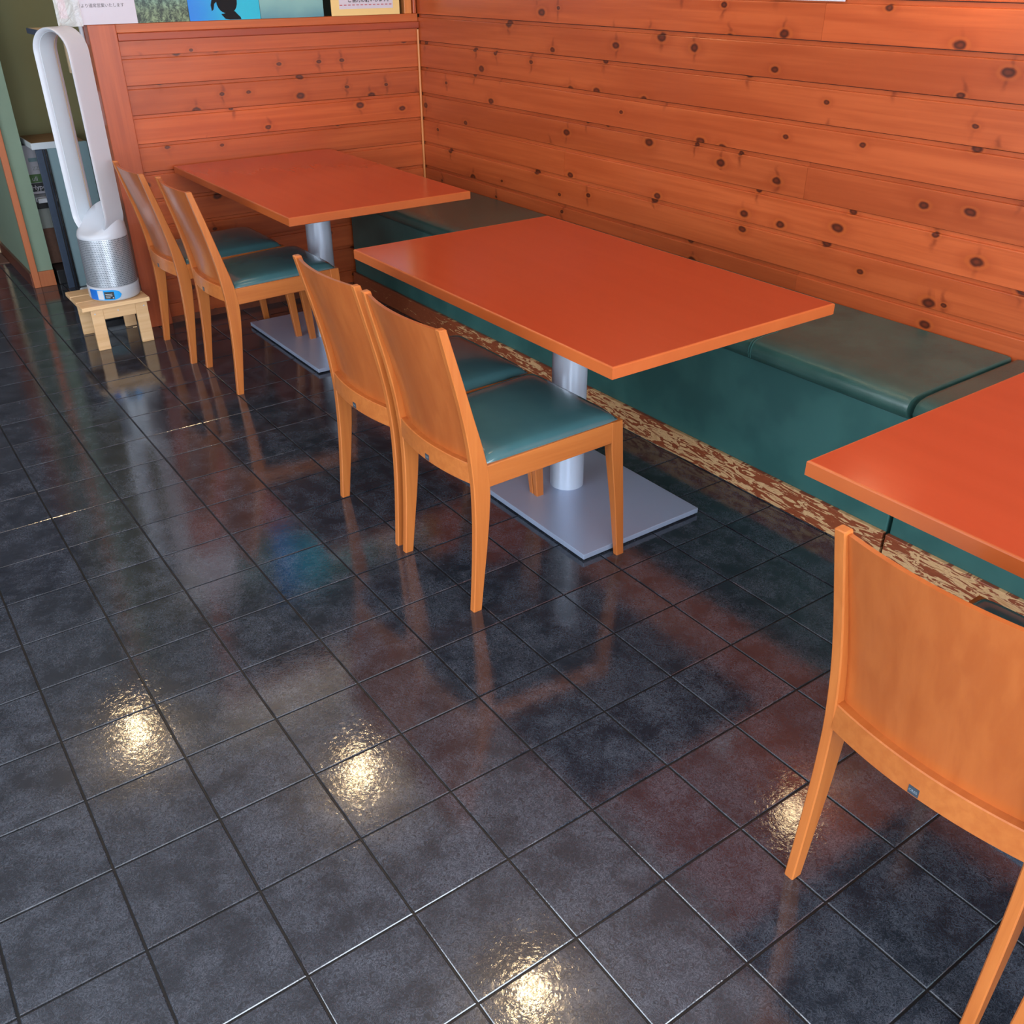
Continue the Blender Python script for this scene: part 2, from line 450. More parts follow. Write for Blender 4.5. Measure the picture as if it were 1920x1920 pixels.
# window walls behind and left of the camera
def window_wall(name, wname, axis, c0, c1, lo, hi, a, b, z0, z1):
    w = struct(empty(name, (0, 0, 0)))
    def piece(nm, u0, u1, zz0, zz1, mat, par, d0=c0, d1=c1):
        if axis == 'y': return box(nm, u0, u1, d0, d1, zz0, zz1, mat, par)
        return box(nm, d0, d1, u0, u1, zz0, zz1, mat, par)
    piece('wall_panel', lo, a, 0, ROOM_Z, M['cream'], w); piece('wall_panel', b, hi, 0, ROOM_Z, M['cream'], w)
    piece('wall_panel', a, b, 0, z0, M['cream'], w); piece('wall_panel', a, b, z1, ROOM_Z, M['cream'], w)
    wi = struct(empty(wname, (0, 0, 0)))
    n = 3
    for k in range(n + 1):
        u = a + (b - a) * k / n; piece('window_frame', u - 0.03, u + 0.03, z0, z1, M['orange_trim'], wi)
    piece('window_frame', a, b, z0 - 0.03, z0 + 0.03, M['orange_trim'], wi); piece('window_frame', a, b, z1 - 0.03, z1 + 0.03, M['orange_trim'], wi)
window_wall('wall_front', 'window_2', 'y', ROOM_Y0 - 0.1, ROOM_Y0, ROOM_X0, XW, -1.9, 2.4, 0.35, 2.35)
window_wall('wall_left', 'window_3', 'x', ROOM_X0 - 0.1, ROOM_X0, ROOM_Y0, ROOM_Y1, -3.3, 0.5, 0.4, 2.35)

# ---- panelled walls
PITCHZ = 0.1123
L0 = 1.222
wall_right = struct(box('wall_right', XW + 0.014, XW + 0.1, ROOM_Y0, ROOM_Y1, 0, ROOM_Z, M['dark_grey']))
wall_back = struct(box('wall_back', 1.18, XW, YB + 0.016, YB + 0.13, 0, 1.17, M['post']))
plank_cache = {}
def plank_mesh(length):
    key = round(length, 3)
    if key in plank_cache: return plank_cache[key]
    h = PITCHZ
    prof = [(-0.014, 0.0022), (-0.001, 0.0022), (0.0, 0.0034), (0.0, h - 0.0150), (-0.0007, h - 0.0130), (-0.0025, h - 0.0118), (-0.0080, h - 0.0112), (-0.0080, h), (-0.014, h)]
    e = 0.0004
    me = loft_me('plank', [[(x, y, z) for (y, z) in prof] for x in (e, length - e)], smooth=None)
    me.materials.append(M['plank'])
    plank_cache[key] = me
    return me
# right wall: row k has its lower joint at L0 - (k+1)*PITCHZ ; butt joints where the photo shows them
butts = {-1: [-0.58], 3: [-0.60], 4: [0.62], 6: [-0.62], 7: [0.70], 0: [-2.4], 1: [0.2 - 2.6], 2: [2.2], 5: [-2.9]}
for k in range(-13, 9):
    z = L0 - (k + 1) * PITCHZ
    if z < 0.3: continue
    if z + PITCHZ > ROOM_Z: continue
    cuts = sorted([ROOM_Y0 + 0.02] + butts.get(k, [random.uniform(-1.5, 1.0)]) + [YB + 0.0 if z < 1.2 else 1.95])
    for a, b in zip(cuts[:-1], cuts[1:]):
        link('plank', plank_mesh(b - a), None, wall_right, (XW, a, z), PI / 2)
# back wall
for k in range(0, 12):
    z = L0 - (k + 1) * PITCHZ
    if z < -0.02: continue
    if k == 0:
        me = box_me('plank', 0.0, XW - 0.004 - 1.27, -0.014, 0, L0 - PITCHZ, 1.164, 0.001, 1); me.materials.append(M['plank'])
        link('plank', me, None, wall_back, (XW - 0.004, YB, 0), PI); continue
    link('plank', plank_mesh(XW - 0.004 - 1.27), None, wall_back, (XW - 0.004, YB, z), PI)
box('kick_board', 1.27, XW - 0.1, YB - 0.004, YB + 0.014, 0.0, 0.028, M['brown_base'], wall_back)
post = struct(box('trim_1', 1.164, 1.272, YB - 0.012, YB + 0.13, 0.0, 1.226, M['post'], bev=0.003))
strip = struct(link('trim_2', lathe_me('trim_2', [(0.006, 0.48), (0.006, 1.160)], 12), M['strip'], None, (XW - 0.006, YB - 0.006, 0)))
sill = struct(link('trim_3', box_me('trim_3', 0, XW - 1.274, 0, 0.11, 1.164, 1.193, 0.003), M['sill'], None, (1.273, YB - 0.014, 0)))

# glazed frame on top of the partition
win = struct(empty('window_1', (0, 0, 0)))
link('bottom_rail', box_me('bottom_rail', 0, XW - 1.274, 0, 0.05, 1.193, 1.226, 0.002), M['frame_wood'], win, (1.273, YB - 0.002, 0))
box('stile', 2.592, 2.630, YB + 0.0, YB + 0.05, 1.226, 2.2, M['strip'], win, 0.002)
box('stile', 2.636, 2.650, YB - 0.006, YB + 0.05, 1.226, 2.2, M['post'], win, 0.002)
box('stile', 1.20, 1.24, YB + 0.0, YB + 0.05, 1.226, 2.2, M['frame_wood'], win, 0.002)
box('top_rail', 1.152, XW - 0.02, YB + 0.0, YB + 0.05, 2.2, 2.25, M['frame_wood'], win, 0.002)
box('pane', 1.24, 2.592, YB + 0.030, YB + 0.034, 1.226, 2.2, M['glass'], win)
struct(box('wall_header', 1.152, XW, YB, YB + 0.12, 2.25, ROOM_Z, M['cream']))

# ---- far left: green return wall with orange casing, passage behind
wp = struct(box('wall_return', 0.884, 0.985, 2.716, 3.55, 0.0, ROOM_Z, M['green_wall']))
struct(box('trim_4', 0.878, 0.909, 2.700, 2.718, 0.0, ROOM_Z, M['orange_trim'], bev=0.002))
struct(box('baseboard_return', 0.909, 0.985, 2.704, 2.716, 0.0, 0.078, M['orange_trim'], bev=0.002))
struct(box('baseboard_passage', 0.872, 0.884, 2.72, 3.55, 0.0, 0.07, M['brown_base']))
struct(box('trim_5', 0.868, 0.890, 3.55, 3.58, 0.0, ROOM_Z, M['beige']))
M['shaded_green_wall'] = plain('shaded_green_wall_paint', (0.30, 0.285, 0.14), 0.75, vary=0.05, scale=8)  # same green paint as the return wall, its olive shade put into the colour
struct(box('wall_alcove', 0.985, XW, 3.10, 3.25, 0.0, ROOM_Z, M['shaded_green_wall']))
M['dim_wall'] = plain('slate_wall_paint', (0.10, 0.10, 0.12), 0.8)
struct(box('wall_passage', ROOM_X0, XW, ROOM_Y1 - 0.1, ROOM_Y1, 0.0, ROOM_Z, M['dim_wall']))
struct(box('door_1', 0.86, 1.45, ROOM_Y1 - 0.13, ROOM_Y1 - 0.1, 0.004, 2.1, M['post'], bev=0.003))
struct(box('floor_passage', ROOM_X0 + 0.01, 0.87, 3.3, ROOM_Y1 - 0.1, -0.003, 0.004, M['brown_box']))

# ------------------------------------------------------------------ bench along the right wall
def bench(y0, y1, label, seams):
    b = empty('bench', (2.22, (y0 + y1) / 2, 0)); off = -(y0 + y1) / 2
    tag(b, label, 'bench', 'green upholstered wall bench')
    X = lambda x: x - 2.22
    # cushion: rounded nose in front, flat top
    prof = [(2.652, 0.418), (2.225, 0.418), (2.204, 0.421), (2.193, 0.430), (2.188, 0.444), (2.190, 0.460), (2.197, 0.472), (2.210, 0.480), (2.235, 0.4845), (2.30, 0.486), (2.652, 0.487)]
    cx, cz = 2.42, 0.452
    secs = []
    for (s, y) in ((0.0, y0 + 0.001), (0.006, y0 + 0.0015), (0.002, y0 + 0.006), (0.0, y0 + 0.018), (0.0, y1 - 0.018), (0.002, y1 - 0.006), (0.006, y1 - 0.0015)):
        sh = s if s > 0 else 0
        secs.append([(X(x + (sh if x < cx else -0)), y + off, z + (-sh if z > cz else 0)) for x, z in prof])
    secs = secs[1:]
    secs[0] = [(p[0] + (0.004 if p[0] < 0.2 else 0), p[1], p[2] - (0.004 if p[2] > cz else 0)) for p in secs[0]]
    cu = link('cushion', loft_me('cushion', secs, smooth=40), M['vinyl'], b)
    for sy in seams:
        pts = [(2.209, 0.4812), (2.196, 0.4735), (2.1888, 0.461), (2.1867, 0.444), (2.192, 0.429)]
        for d in (-0.004, 0.004):
            ring = []
            for (x, z) in [(2.30, 0.4866), (2.235, 0.4852)] + pts:
                ring.append([(X(x) - 0.0008, sy + d + off - 0.0009, z + 0.0004), (X(x) - 0.0008, sy + d + off + 0.0009, z + 0.0004), (X(x) + 0.001, sy + d + off + 0.0009, z - 0.0006), (X(x) + 0.001, sy + d + off - 0.0009, z - 0.0006)])
            link('stitch_line', loft_me('stitch_line', ring), M['vinyl_panel'], cu)
    box('front_panel', X(2.216), X(2.25), y0 + 0.0015 + off, y1 - 0.0015 + off, 0.06, 0.418, M['vinyl_panel'], b, 0.004)
    box('carcass', X(2.25), X(2.65), y0 + 0.002 + off, y1 - 0.002 + off, 0.004, 0.417, M['black'], b)
    o = box('kick_board', X(2.201), X(2.216), y0 + off, y1 + off, 0.0, 0.084, M['worn'], b, 0.002)
    return b
bench(-1.380, 1.735, 'long green vinyl bench under the two far tables, running into the panelled corner', [-0.855])
bench(-4.2, -1.388, 'green vinyl bench section beside the nearest table, past the cushion gap', [])

# ------------------------------------------------------------------ tables
def make_table():
    t = empty('dining_table', (0, 0, 0))
    W2, L2, H, TH = 0.370, 0.5975, 0.680, 0.030
    top = link('tabletop', box_me('tabletop', -W2 + 0.003, W2 - 0.003, -L2 + 0.003, L2 - 0.003, H - TH + 0.001, H, 0.0), M['table'], t)
    # edge band: chamfered ring round the top
    prof = [(0.003, H - TH), (0.0, H - TH + 0.002), (0.0, H - 0.003), (0.0012, H - 0.001), (0.0040, H + 0.0002), (0.005, H - 0.001), (0.005, H - TH)]
    ring = []
    for sx, sy in ((-1, -1), (1, -1), (1, 1), (-1, 1)):
        ring.append([(sx * (W2 - d), sy * (L2 - d), z) for d, z in prof])
    link('edge_band', loft_me('edge_band', ring, closed=True, smooth=25), M['table_edge'], t)
    link('column', lathe_me('column', [(0.052, 0.0205), (0.052, 0.640)], 56), M['steel_tube'], t)
    box('mounting_plate', -0.15, 0.15, -0.15, 0.15, 0.640, 0.651, M['dark_grey'], t, 0.002)
    box('base_plate', -0.222, 0.218, -0.356, 0.356, 0.005, 0.021, M['steel'], t, 0.0015)
    box('base_pad', -0.205, 0.20, -0.34, 0.34, 0.0, 0.005, M['black'], t)
    return t
tb = make_table()
tb.location = (1.768, 1.131, 0)
TG = 'red topped pedestal tables along the bench'
tag(tb, 'red-topped pedestal table pushed against the partition in the far corner', 'table', TG)
t2 = copy_tree(tb); t2.location = (1.760, -0.5575, 0)
tag(t2, 'red-topped pedestal table in the middle, fully in view with its square steel base', 'table', TG)
t3 = copy_tree(tb); t3.location = (1.748, -2.278, 0)
for ch in t3.children:
    if not ch.name.startswith(('tabletop', 'edge_band')): ch.location.x += 0.035
tag(t3, 'red-topped pedestal table nearest the camera, cut off by the right edge', 'table', TG)

# ------------------------------------------------------------------ chairs
BACK = [(0.0, 0.0), (0.12, 0.0085), (0.195, 0.0125), (0.268, 0.0145), (0.349, 0.0135), (0.396, 0.0100), (0.479, 0.000), (0.57, -0.018), (0.665, -0.041), (0.756, -0.0635)]
FRONT = [(0.0, 0.025), (0.10, 0.0375), (0.191, 0.0490), (0.277, 0.0575), (0.343, 0.0605), (0.42, 0.0500), (0.544, 0.0165), (0.659, -0.0155), (0.756, -0.0440)]
HALF = 0.178
def make_chair():
    c = empty('dining_chair', (0, 0, 0))
    th = 0.019
    for s in (-1, 1):
        secs = []
        for k in range(27):
            z = 0.756 * k / 26
            xb, xf = interp(BACK, z), interp(FRONT, z)
            out = HALF + (0.004 * max(0, 1 - z / 0.35))
            ya, yb = (out - th, out) if s > 0 else (-out, -out + th)
            secs.append([(x, y, z) for x, y in chamfer_rect(xb, xf, ya, yb, 0.0022)])
        z = 0.7575
        xb, xf = interp(BACK, 0.756) + 0.002, interp(FRONT, 0.756) - 0.002
        ya, yb = (HALF - th + 0.002, HALF - 0.002) if s > 0 else (-HALF + 0.002, -HALF + th - 0.002)
        secs.append([(x, y, z) for x, y in chamfer_rect(xb, xf, ya, yb, 0.0015)])
        link('rear_leg', loft_me('rear_leg', secs, smooth=28), M['chair_wood'], c)
        # tapered front leg, leaning slightly forward at the foot
        fs = []
        for z, x0, x1, w in ((0.0, 0.470, 0.495, 0.017), (0.17, 0.452, 0.483, 0.024), (0.34, 0.430, 0.469, 0.031), (0.417, 0.427, 0.463, 0.032)):
            out = 0.1925
            ya, yb = (out - w, out) if s > 0 else (-out, -out + w)
            fs.append([(x, y, z) for x, y in chamfer_rect(x0, x1, ya, yb, 0.002)])
        link('front_leg', loft_me('front_leg', fs, smooth=28), M['chair_wood'], c)
        # side rail between the legs
        rs = []
        for x, o, z0, z1 in ((0.050, HALF, 0.343, 0.402), (0.432, 0.1925, 0.358, 0.4165)):
            ya, yb = (o - 0.020, o - 0.0008) if s > 0 else (-o + 0.0008, -o + 0.020)
            rs.append([(x, y, z) for y, z in chamfer_rect(ya, yb, z0, z1, 0.0018)])
        link('side_rail', loft_me('side_rail', rs, smooth=28), M['chair_rail'], c)
    box('front_rail', 0.434, 0.456, -0.163, 0.163, 0.360, 0.4165, M['chair_rail'], c, 0.002)
    hw = HALF - th + 0.0015
    bow = lambda y, d: -d * (1 - (y / hw) ** 2)
    # bowed rear rail
    N = 20
    secs = []
    for k in range(N + 1):
        y = -hw + 2 * hw * k / N
        x = 0.0115 + bow(y, 0.019)
        secs.append([(xx, y, zz) for xx, zz in chamfer_rect(x, x + 0.026, 0.360, 0.4135, 0.002)])
    rail = link('rear_rail', loft_me('rear_rail', secs, smooth=28), M['chair_rail'], c)
    # bowed backrest panel
    NV = 22
    pv, pf = [], []
    tk = 0.009
    for side in (0, 1):
        for k in range(NV + 1):
            z = 0.40 + (0.7525 - 0.40) * k / NV
            f = k / NV
            for j in range(N + 1):
                y = -hw + 2 * hw * j / N
                x = interp(BACK, z) + 0.021 * (1 - f) + 0.0065 * f + bow(y, 0.021) + (tk if side else 0)
                pv.append((x, y, z))
    S = (NV + 1) * (N + 1)
    I = lambda s, k, j: s * S + k * (N + 1) + j
    for k in range(NV):
        for j in range(N):
            pf.append((I(0, k, j), I(0, k + 1, j), I(0, k + 1, j + 1), I(0, k, j + 1)))
            pf.append((I(1, k, j), I(1, k, j + 1), I(1, k + 1, j + 1), I(1, k + 1, j)))
    for j in range(N):
        pf.append((I(0, NV, j), I(1, NV, j), I(1, NV, j + 1), I(0, NV, j + 1)))
        pf.append((I(0, 0, j), I(0, 0, j + 1), I(1, 0, j + 1), I(1, 0, j)))
    for k in range(NV):
        pf.append((I(0, k, 0), I(1, k, 0), I(1, k + 1, 0), I(0, k + 1, 0)))
        pf.append((I(0, k, N), I(0, k + 1, N), I(1, k + 1, N), I(1, k, N)))
    link('backrest', pydata('backrest', pv, pf, smooth=35), M['chair_back'], c)
    # seat pad
    n = 18
    sv, sf = [], []
    for a in range(n + 1):
        u = -1 + 2 * a / n
        u = math.copysign(abs(u) ** 0.62, u)
        for b_ in range(n + 1):
            w = -1 + 2 * b_ / n
            w = math.copysign(abs(w) ** 0.62, w)
            x = 0.252 + 0.204 * u
            halfw = 0.168 + (0.187 - 0.168) * (u + 1) / 2
            cr = max(abs(u), abs(w))
            edge = (max(0.0, 1 - abs(u) ** 9) * max(0.0, 1 - abs(w) ** 9)) ** 0.45
            dome = 0.007 * (1 - u * u) * (1 - w * w)
            rc = 1 - 0.02 * (abs(u) ** 12) * (abs(w) ** 12)
            sv.append((0.252 + (x - 0.252) * rc, halfw * w * rc, 0.404 + 0.0145 * (u + 1) / 2 + 0.021 * edge + dome))
    for a in range(n):
        for b_ in range(n):
            q = a * (n + 1) + b_
            sf.append((q, q + n + 1, q + n + 2, q + 1))
    # underside
    base = len(sv)
    border = [b_ for b_ in range(n + 1)] + [a * (n + 1) + n for a in range(1, n + 1)] + [n * (n + 1) + b_ for b_ in range(n - 1, -1, -1)] + [a * (n + 1) for a in range(n - 1, 0, -1)]
    for q in border: sv.append((sv[q][0], sv[q][1], sv[q][2] - 0.006))
    m = len(border)
    for k in range(m): sf.append((border[k], border[(k + 1) % m], base + (k + 1) % m, base + k))
    sf.append(tuple(base + k for k in range(m)))
    link('seat_pad', pydata('seat_pad', sv, sf, smooth=60), M['vinyl_seat'], c)
    # maker's tag on the rear rail
    tg = link('maker_tag', box_me('maker_tag', -0.0012, 0.0, -0.0085, 0.0085, -0.0075, 0.0075), M['tag'], rail, (0.0115 - 0.019 + 0.0003, 0.0, 0.3715))
    text_obj('lettering', 'CRES', 0.0062, M['tag_ink'], rail, (0.0115 - 0.019 - 0.00105, 0.0075, 0.3695), (PI / 2, 0, -PI / 2))
    return c
chair = make_chair()
CG = 'wooden chairs with green seats, pulled up to the tables'
spots = [
    (1.162, -0.752, 0.0, 'honey wooden chair at the middle table, the nearer of its pair, whole seat showing'),
    (1.163, -0.362, 0.0, 'honey wooden chair at the middle table, the farther of its pair, seat half hidden'),
    (1.203, 0.944, -0.5, 'honey wooden chair at the far corner table, the nearer of its pair'),
    (1.168, 1.371, 0.0, 'honey wooden chair at the far corner table, right beside the wooden stool and fan'),
    (1.180, -2.103, 0.0, 'largest honey wooden chair, seen from behind at the nearest table'),
    (1.170, -2.508, 0.0, 'honey wooden chair of which only a leg shows in the bottom right corner'),
]
for k, (x, y, a, lab) in enumerate(spots):
    o = chair if k == 0 else copy_tree(chair)
    o.location = (x, y, 0); o.rotation_euler = (0, 0, math.radians(a))
    tag(o, lab, 'chair', CG)

# ------------------------------------------------------------------ wooden stool and air purifier fan
st = empty('step_stool', (1.010, 1.705, 0))
tag(st, 'small raw pine step stool carrying the white fan', 'stool')
for k in range(3):
    y0 = -0.146 + k * 0.0985
    box('slat', -0.143, 0.136, y0, y0 + 0.0880, 0.178, 0.195, M['stool'], st, 0.002)
for yy in (-0.135, 0.118):
    for xx in (-0.110, 0.074):
        box('leg', xx, xx + 0.050, yy, yy + 0.018, 0.0, 0.178, M['stool'], st, 0.002)
    ap = box('apron', -0.060, 0.074, yy + 0.0005, yy + 0.0175, 0.130, 0.178, M['stool'], st, 0.002)
    for xx in (-0.095, 0.0, 0.108):
        link('screw', lathe_me('screw', [(0.003, 0), (0.003, 0.001)], 10), M['white'], ap, (xx, yy - 0.0005, 0.16)).rotation_euler = (PI / 2, 0, 0)

FANX, FANY, FANZ = 1.036, 1.672, 0.195
fan = empty('air_purifier_fan', (FANX, FANY, FANZ))
tag(fan, 'tall white and silver bladeless fan with a long loop, standing on the pine stool', 'fan')
R0 = 0.104
base = link('base_ring', lathe_me('base_ring', [(0.090, 0.0), (0.099, 0.004), (R0, 0.012), (R0 + 0.001, 0.060), (R0 - 0.004, 0.062)], 64), M['white'], fan)
# perforated drum with uv
seg = 72
vv, ff = [], []
prof = [(R0 - 0.002, 0.062), (R0 - 0.002, 0.070), (R0 - 0.004, 0.248), (R0 - 0.005, 0.256)]
for r, z in prof:
    for k in range(seg): vv.append((r * math.cos(2 * PI * k / seg), r * math.sin(2 * PI * k / seg), z))
for i in range(3):
    for k in range(seg): ff.append((i * seg + k, i * seg + (k + 1) % seg, (i + 1) * seg + (k + 1) % seg, (i + 1) * seg + k))
me = bpy.data.meshes.new('perforated_drum'); me.from_pydata(vv, [], ff)
uvl = me.uv_layers.new(name='UVMap')
for p in me.polygons:
    ks = [me.loops[li].vertex_index % seg for li in p.loop_indices]
    wrap = 0 in ks and seg - 1 in ks
    for li in p.loop_indices:
        vi = me.loops[li].vertex_index; k = vi % seg
        u = (k + (seg if wrap and k == 0 else 0)) / seg
        uvl.data[li].uv = (u, (vv[vi][2] - 0.062) / 0.194)
finish(me, 40)
link('perforated_drum', me, M['perf'], fan)
# slanted white neck
nv = []
NS = 64
FACE = math.radians(-102 - 46)
for (r, z, tilt) in ((R0 - 0.005, 0.256, 0), (R0 - 0.004, 0.262, 0), (R0 - 0.008, 0.290, 0.018), (R0 - 0.016, 0.312, 0.036), (0.078, 0.330, 0.050), (0.068, 0.335, 0.052), (0.03, 0.335, 0.030)):
    ring = []
    for k in range(NS):
        a = 2 * PI * k / NS
        ring.append((r * math.cos(a), r * math.sin(a), z - tilt * math.cos(a - FACE)))
    nv.append(ring)
link('neck', loft_me('neck', nv, smooth=45), M['white'], fan)
# loop amplifier: racetrack ring, local frame facing FACE
loop = link('loop_placeholder', bpy.data.meshes.new('x'), None, fan)
bpy.data.objects.remove(loop)
def racetrack(hw, zb, zt, n=18):
    pts = []
    for k in range(n + 1):
        a = PI * k / n; pts.append((hw * math.cos(a), zt - hw + hw * math.sin(a)))
    for k in range(n + 1):
        a = PI + PI * k / n; pts.append((hw * math.cos(a), zb + hw + hw * math.sin(a)))
    return pts
def loop_mesh(name, rings, smooth=40):
    """rings: list of (half width, z bottom, z top, depth position) -> closed tube section"""
    tracks = [[(d, u, z) for (u, z) in racetrack(hw, zb, zt)] for hw, zb, zt, d in rings]
    n = len(tracks[0]); m = len(tracks)
    v = [p for tr in tracks for p in tr]; f = []
    for i in range(m):
        for k in range(n):
            a, b = i * n, ((i + 1) % m) * n
            f.append((a + k, a + (k + 1) % n, b + (k + 1) % n, b + k))
    return pydata(name, v, f, smooth)
zt, zb = 1.033, 0.258
lp = link('loop', loop_mesh('loop', [
    (0.088, zb, zt, -0.050), (0.089, zb - 0.001, zt + 0.001, 0.040), (0.0880, zb, zt, 0.050), (0.0860, zb + 0.002, zt - 0.002, 0.053),
    (0.0815, zb + 0.0065, zt - 0.0065, 0.051), (0.0730, zb + 0.015, zt - 0.015, 0.034), (0.0700, zb + 0.018, zt - 0.018, 0.0), (0.0705, zb + 0.0175, zt - 0.0175, -0.044), (0.075, zb + 0.013, zt - 0.013, -0.054), (0.084, zb + 0.004, zt - 0.004, -0.054)]), M['white'], fan, rz=FACE)
link('air_slit', loop_mesh('air_slit', [
    (0.0710, zb + 0.017, zt - 0.017, -0.038), (0.0697, zb + 0.0183, zt - 0.0183, -0.038), (0.0695, zb + 0.0185, zt - 0.0185, -0.035), (0.0710, zb + 0.017, zt - 0.017, -0.035)]), M['beige'], lp)
link('inner_liner', loop_mesh('inner_liner', [
    (0.0740, zb + 0.014, zt - 0.014, 0.035), (0.0724, zb + 0.0156, zt - 0.0156, 0.034), (0.0694, zb + 0.0186, zt - 0.0186, 0.0), (0.0698, zb + 0.0182, zt - 0.0182, -0.030), (0.0715, zb + 0.0165, zt - 0.0165, -0.030)]), M['off_white'], lp)
# printed display film on the base ring
def patch(name, a0, a1, z0, z1, r, mat, parent, round_end=False):
    n = 20; v = []; f = []
    for k in range(n + 1):
        a = math.radians(a0 + (a1 - a0) * k / n)
        zz0, zz1 = z0, z1
        if round_end:
            t = (k / n - 0.72) / 0.28
            if t > 0:
                e = math.sqrt(max(0.0, 1 - t * t)); zm = (z0 + z1) / 2; hh = (z1 - z0) / 2
                zz0, zz1 = zm - hh * max(e, 0.02), zm + hh * max(e, 0.02)
        for rr in (r - 0.0008, r):
            v.append((rr * math.cos(a), rr * math.sin(a), zz0)); v.append((rr * math.cos(a), rr * math.sin(a), zz1))
    for k in range(n):
        q = 4 * k
        f += [(q + 2, q + 6, q + 7, q + 3), (q, q + 1, q + 5, q + 4), (q + 1, q + 3, q + 7, q + 5), (q, q + 4, q + 6, q + 2)]
    f += [(0, 2, 3, 1), (4 * n, 4 * n + 1, 4 * n + 3, 4 * n + 2)]
    return link(name, pydata(name, v, f), mat, parent)
patch('display_film', -166, -89, 0.0095, 0.0525, R0 + 0.0020, M['blue_film'], base, True)
patch('display_film', -166, -144, 0.010, 0.052, R0 + 0.0026, M['blue_film_dark'], base)
patch('button', -142, -128, 0.0130, 0.0500, R0 + 0.0034, M['white'], base)
scr = patch('screen', -126, -105, 0.0145, 0.0450, R0 + 0.0032, M['black'], base)
for zz in (0.020, 0.0275, 0.035):
    patch('print_line', -123.5, -109 if zz > 0.022 else -114, zz, zz + 0.0022, R0 + 0.0042, M['off_white'], scr)
patch('print_line', -109, -106.5, 0.0175, 0.0215, R0 + 0.0042, M['white'], scr)

# switch plate and cable cover on the partition end
sw = box('switch_plate', 1.155, 1.164, YB + 0.040, YB + 0.075, 0.856, 0.986, M['white'], None, 0.002)
tag(sw, 'flat white switch plate on the end of the wooden partition behind the fan', 'switch')
cv = box('wall_hook', 1.150, 1.164, YB + 0.052, YB + 0.072, 1.150, 1.225, M['white'], None, 0.005)
tag(cv, 'small white rounded hook hanging below the white notice beside the fan top', 'hook')
shf = empty('shelf_board', (1.09, 1.99, 1.20))
tag(shf, 'beige shelf board jutting out just behind the fan loop', 'shelf')
box('board', -0.075, 0.062, -0.09, 0.09, -0.012, 0.008, M['beige'], shf, 0.002)
box('edge_cap', -0.083, -0.0755, -0.09, 0.09, -0.012, 0.008, M['navy'], shf, 0.002)
box('bracket', 0.03, 0.062, -0.012, 0.012, -0.16, -0.012, M['beige'], shf, 0.002)
# white bin and cable under the stool
bn = empty('storage_bin', (1.085, 2.06, 0))
tag(bn, 'pale plastic bin on a black base seen between the stool legs', 'bin')
box('body', -0.10, 0.10, -0.10, 0.10, 0.032, 0.118, M['off_white'], bn, 0.01)
box('plinth', -0.098, 0.098, -0.098, 0.098, 0.0, 0.032, M['black'], bn, 0.004)
pts = []
for k in range(15):
    a = PI + PI * k / 14
    pts.append((0.055 * math.cos(a), 0.0, 0.055 * math.sin(a) * 0.6))
secs = []
for k, p in enumerate(pts):
    secs.append([(p[0], p[1] + 0.0035 * math.cos(q), p[2] + 0.0035 * math.sin(q)) for q in [2 * PI * j / 8 for j in range(8)]])
cb = link('power_cable', loft_me('power_cable', secs, smooth=60), M['dark_grey'], None, (1.05, 1.952, 0.105))
tag(cb, 'dark power cable looping down behind the stool', 'cable')

# ------------------------------------------------------------------ things in the alcove behind
rk = empty('storage_rack', (1.14, 2.80, 0))
tag(rk, 'narrow grey rack with a navy ribbed front post standing in the alcove', 'rack')
Xr, Yr = 1.14, 2.80
def rb(name, x0, x1, y0, y1, z0, z1, mat, bev=0.002, par=None): return box(name, x0 - Xr, x1 - Xr, y0 - Yr, y1 - Yr, z0, z1, mat, par or rk, bev)
fp = rb('front_post', 1.020, 1.060, 2.60, 2.615, 0.0, 0.668, M['navy'])
for k, xx in enumerate((1.049, 1.060, 1.066)):
    rb('rib', xx, xx + 0.004, 2.594, 2.600, 0.0, 0.668, M['black'], 0.0, fp)
rb('side_board', 1.0705, 1.26, 2.60, 2.62, 0.0, 0.688, M['pale_teal'])
rb('top_board', 1.010, 1.26, 2.622, 3.0, 0.672, 0.684, M['cardboard'])
rb('rim', 1.006, 1.2, 2.596, 2.606, 0.670, 0.700, M['off_white'])
rb('rim', 1.006, 1.012, 2.608, 3.0, 0.672, 0.700, M['off_white'])
rb('shelf', 1.0, 1.25, 2.80, 3.0, 0.395, 0.418, M['white'])
rb('shelf_lip', 1.0, 1.25, 2.805, 3.0, 0.360, 0.394, M['black'])
ct = empty('printed_carton', (1.12, 2.93, 0.420))
tag(ct, 'white carton with a green printed band on the rack shelf', 'box')
box('carton_body', -0.12, 0.12, -0.05, 0.05, 0.0, 0.235, M['paper'], ct, 0.001)
box('green_band', -0.12, 0.12, -0.0515, -0.05, 0.055, 0.095, M['print_green'], ct)
box('dark_band', -0.12, 0.12, -0.0515, -0.05, 0.012, 0.053, M['dark_grey'], ct)
box('printed_frame', -0.095, -0.055, -0.0515, -0.05, 0.155, 0.173, M['pale_teal'], ct)
text_obj('lettering', 'ull', 0.03, M['paper'], ct, (-0.100, -0.0525, 0.064))
text_obj('lettering', 'Hyper', 0.032, M['paper'], ct, (-0.112, -0.0525, 0.022), bold=0.0006)
text_obj('lettering', 'ZZ', 0.024, M['grey_box'], ct, (-0.086, -0.0525, 0.115))
sq = empty('floor_wiper', (1.055, 2.775, 0.405))
tag(sq, 'white floor wiper with a thin handle leaning on the rack', 'wiper')
link('handle', lathe_me('handle', [(0.006, 0.012), (0.008, 0.05), (0.0045, 0.07), (0.0045, 0.24)], 14), M['white'], sq)
box('head', -0.05, 0.05, -0.012, 0.012, -0.010, 0.012, M['white'], sq, 0.003)
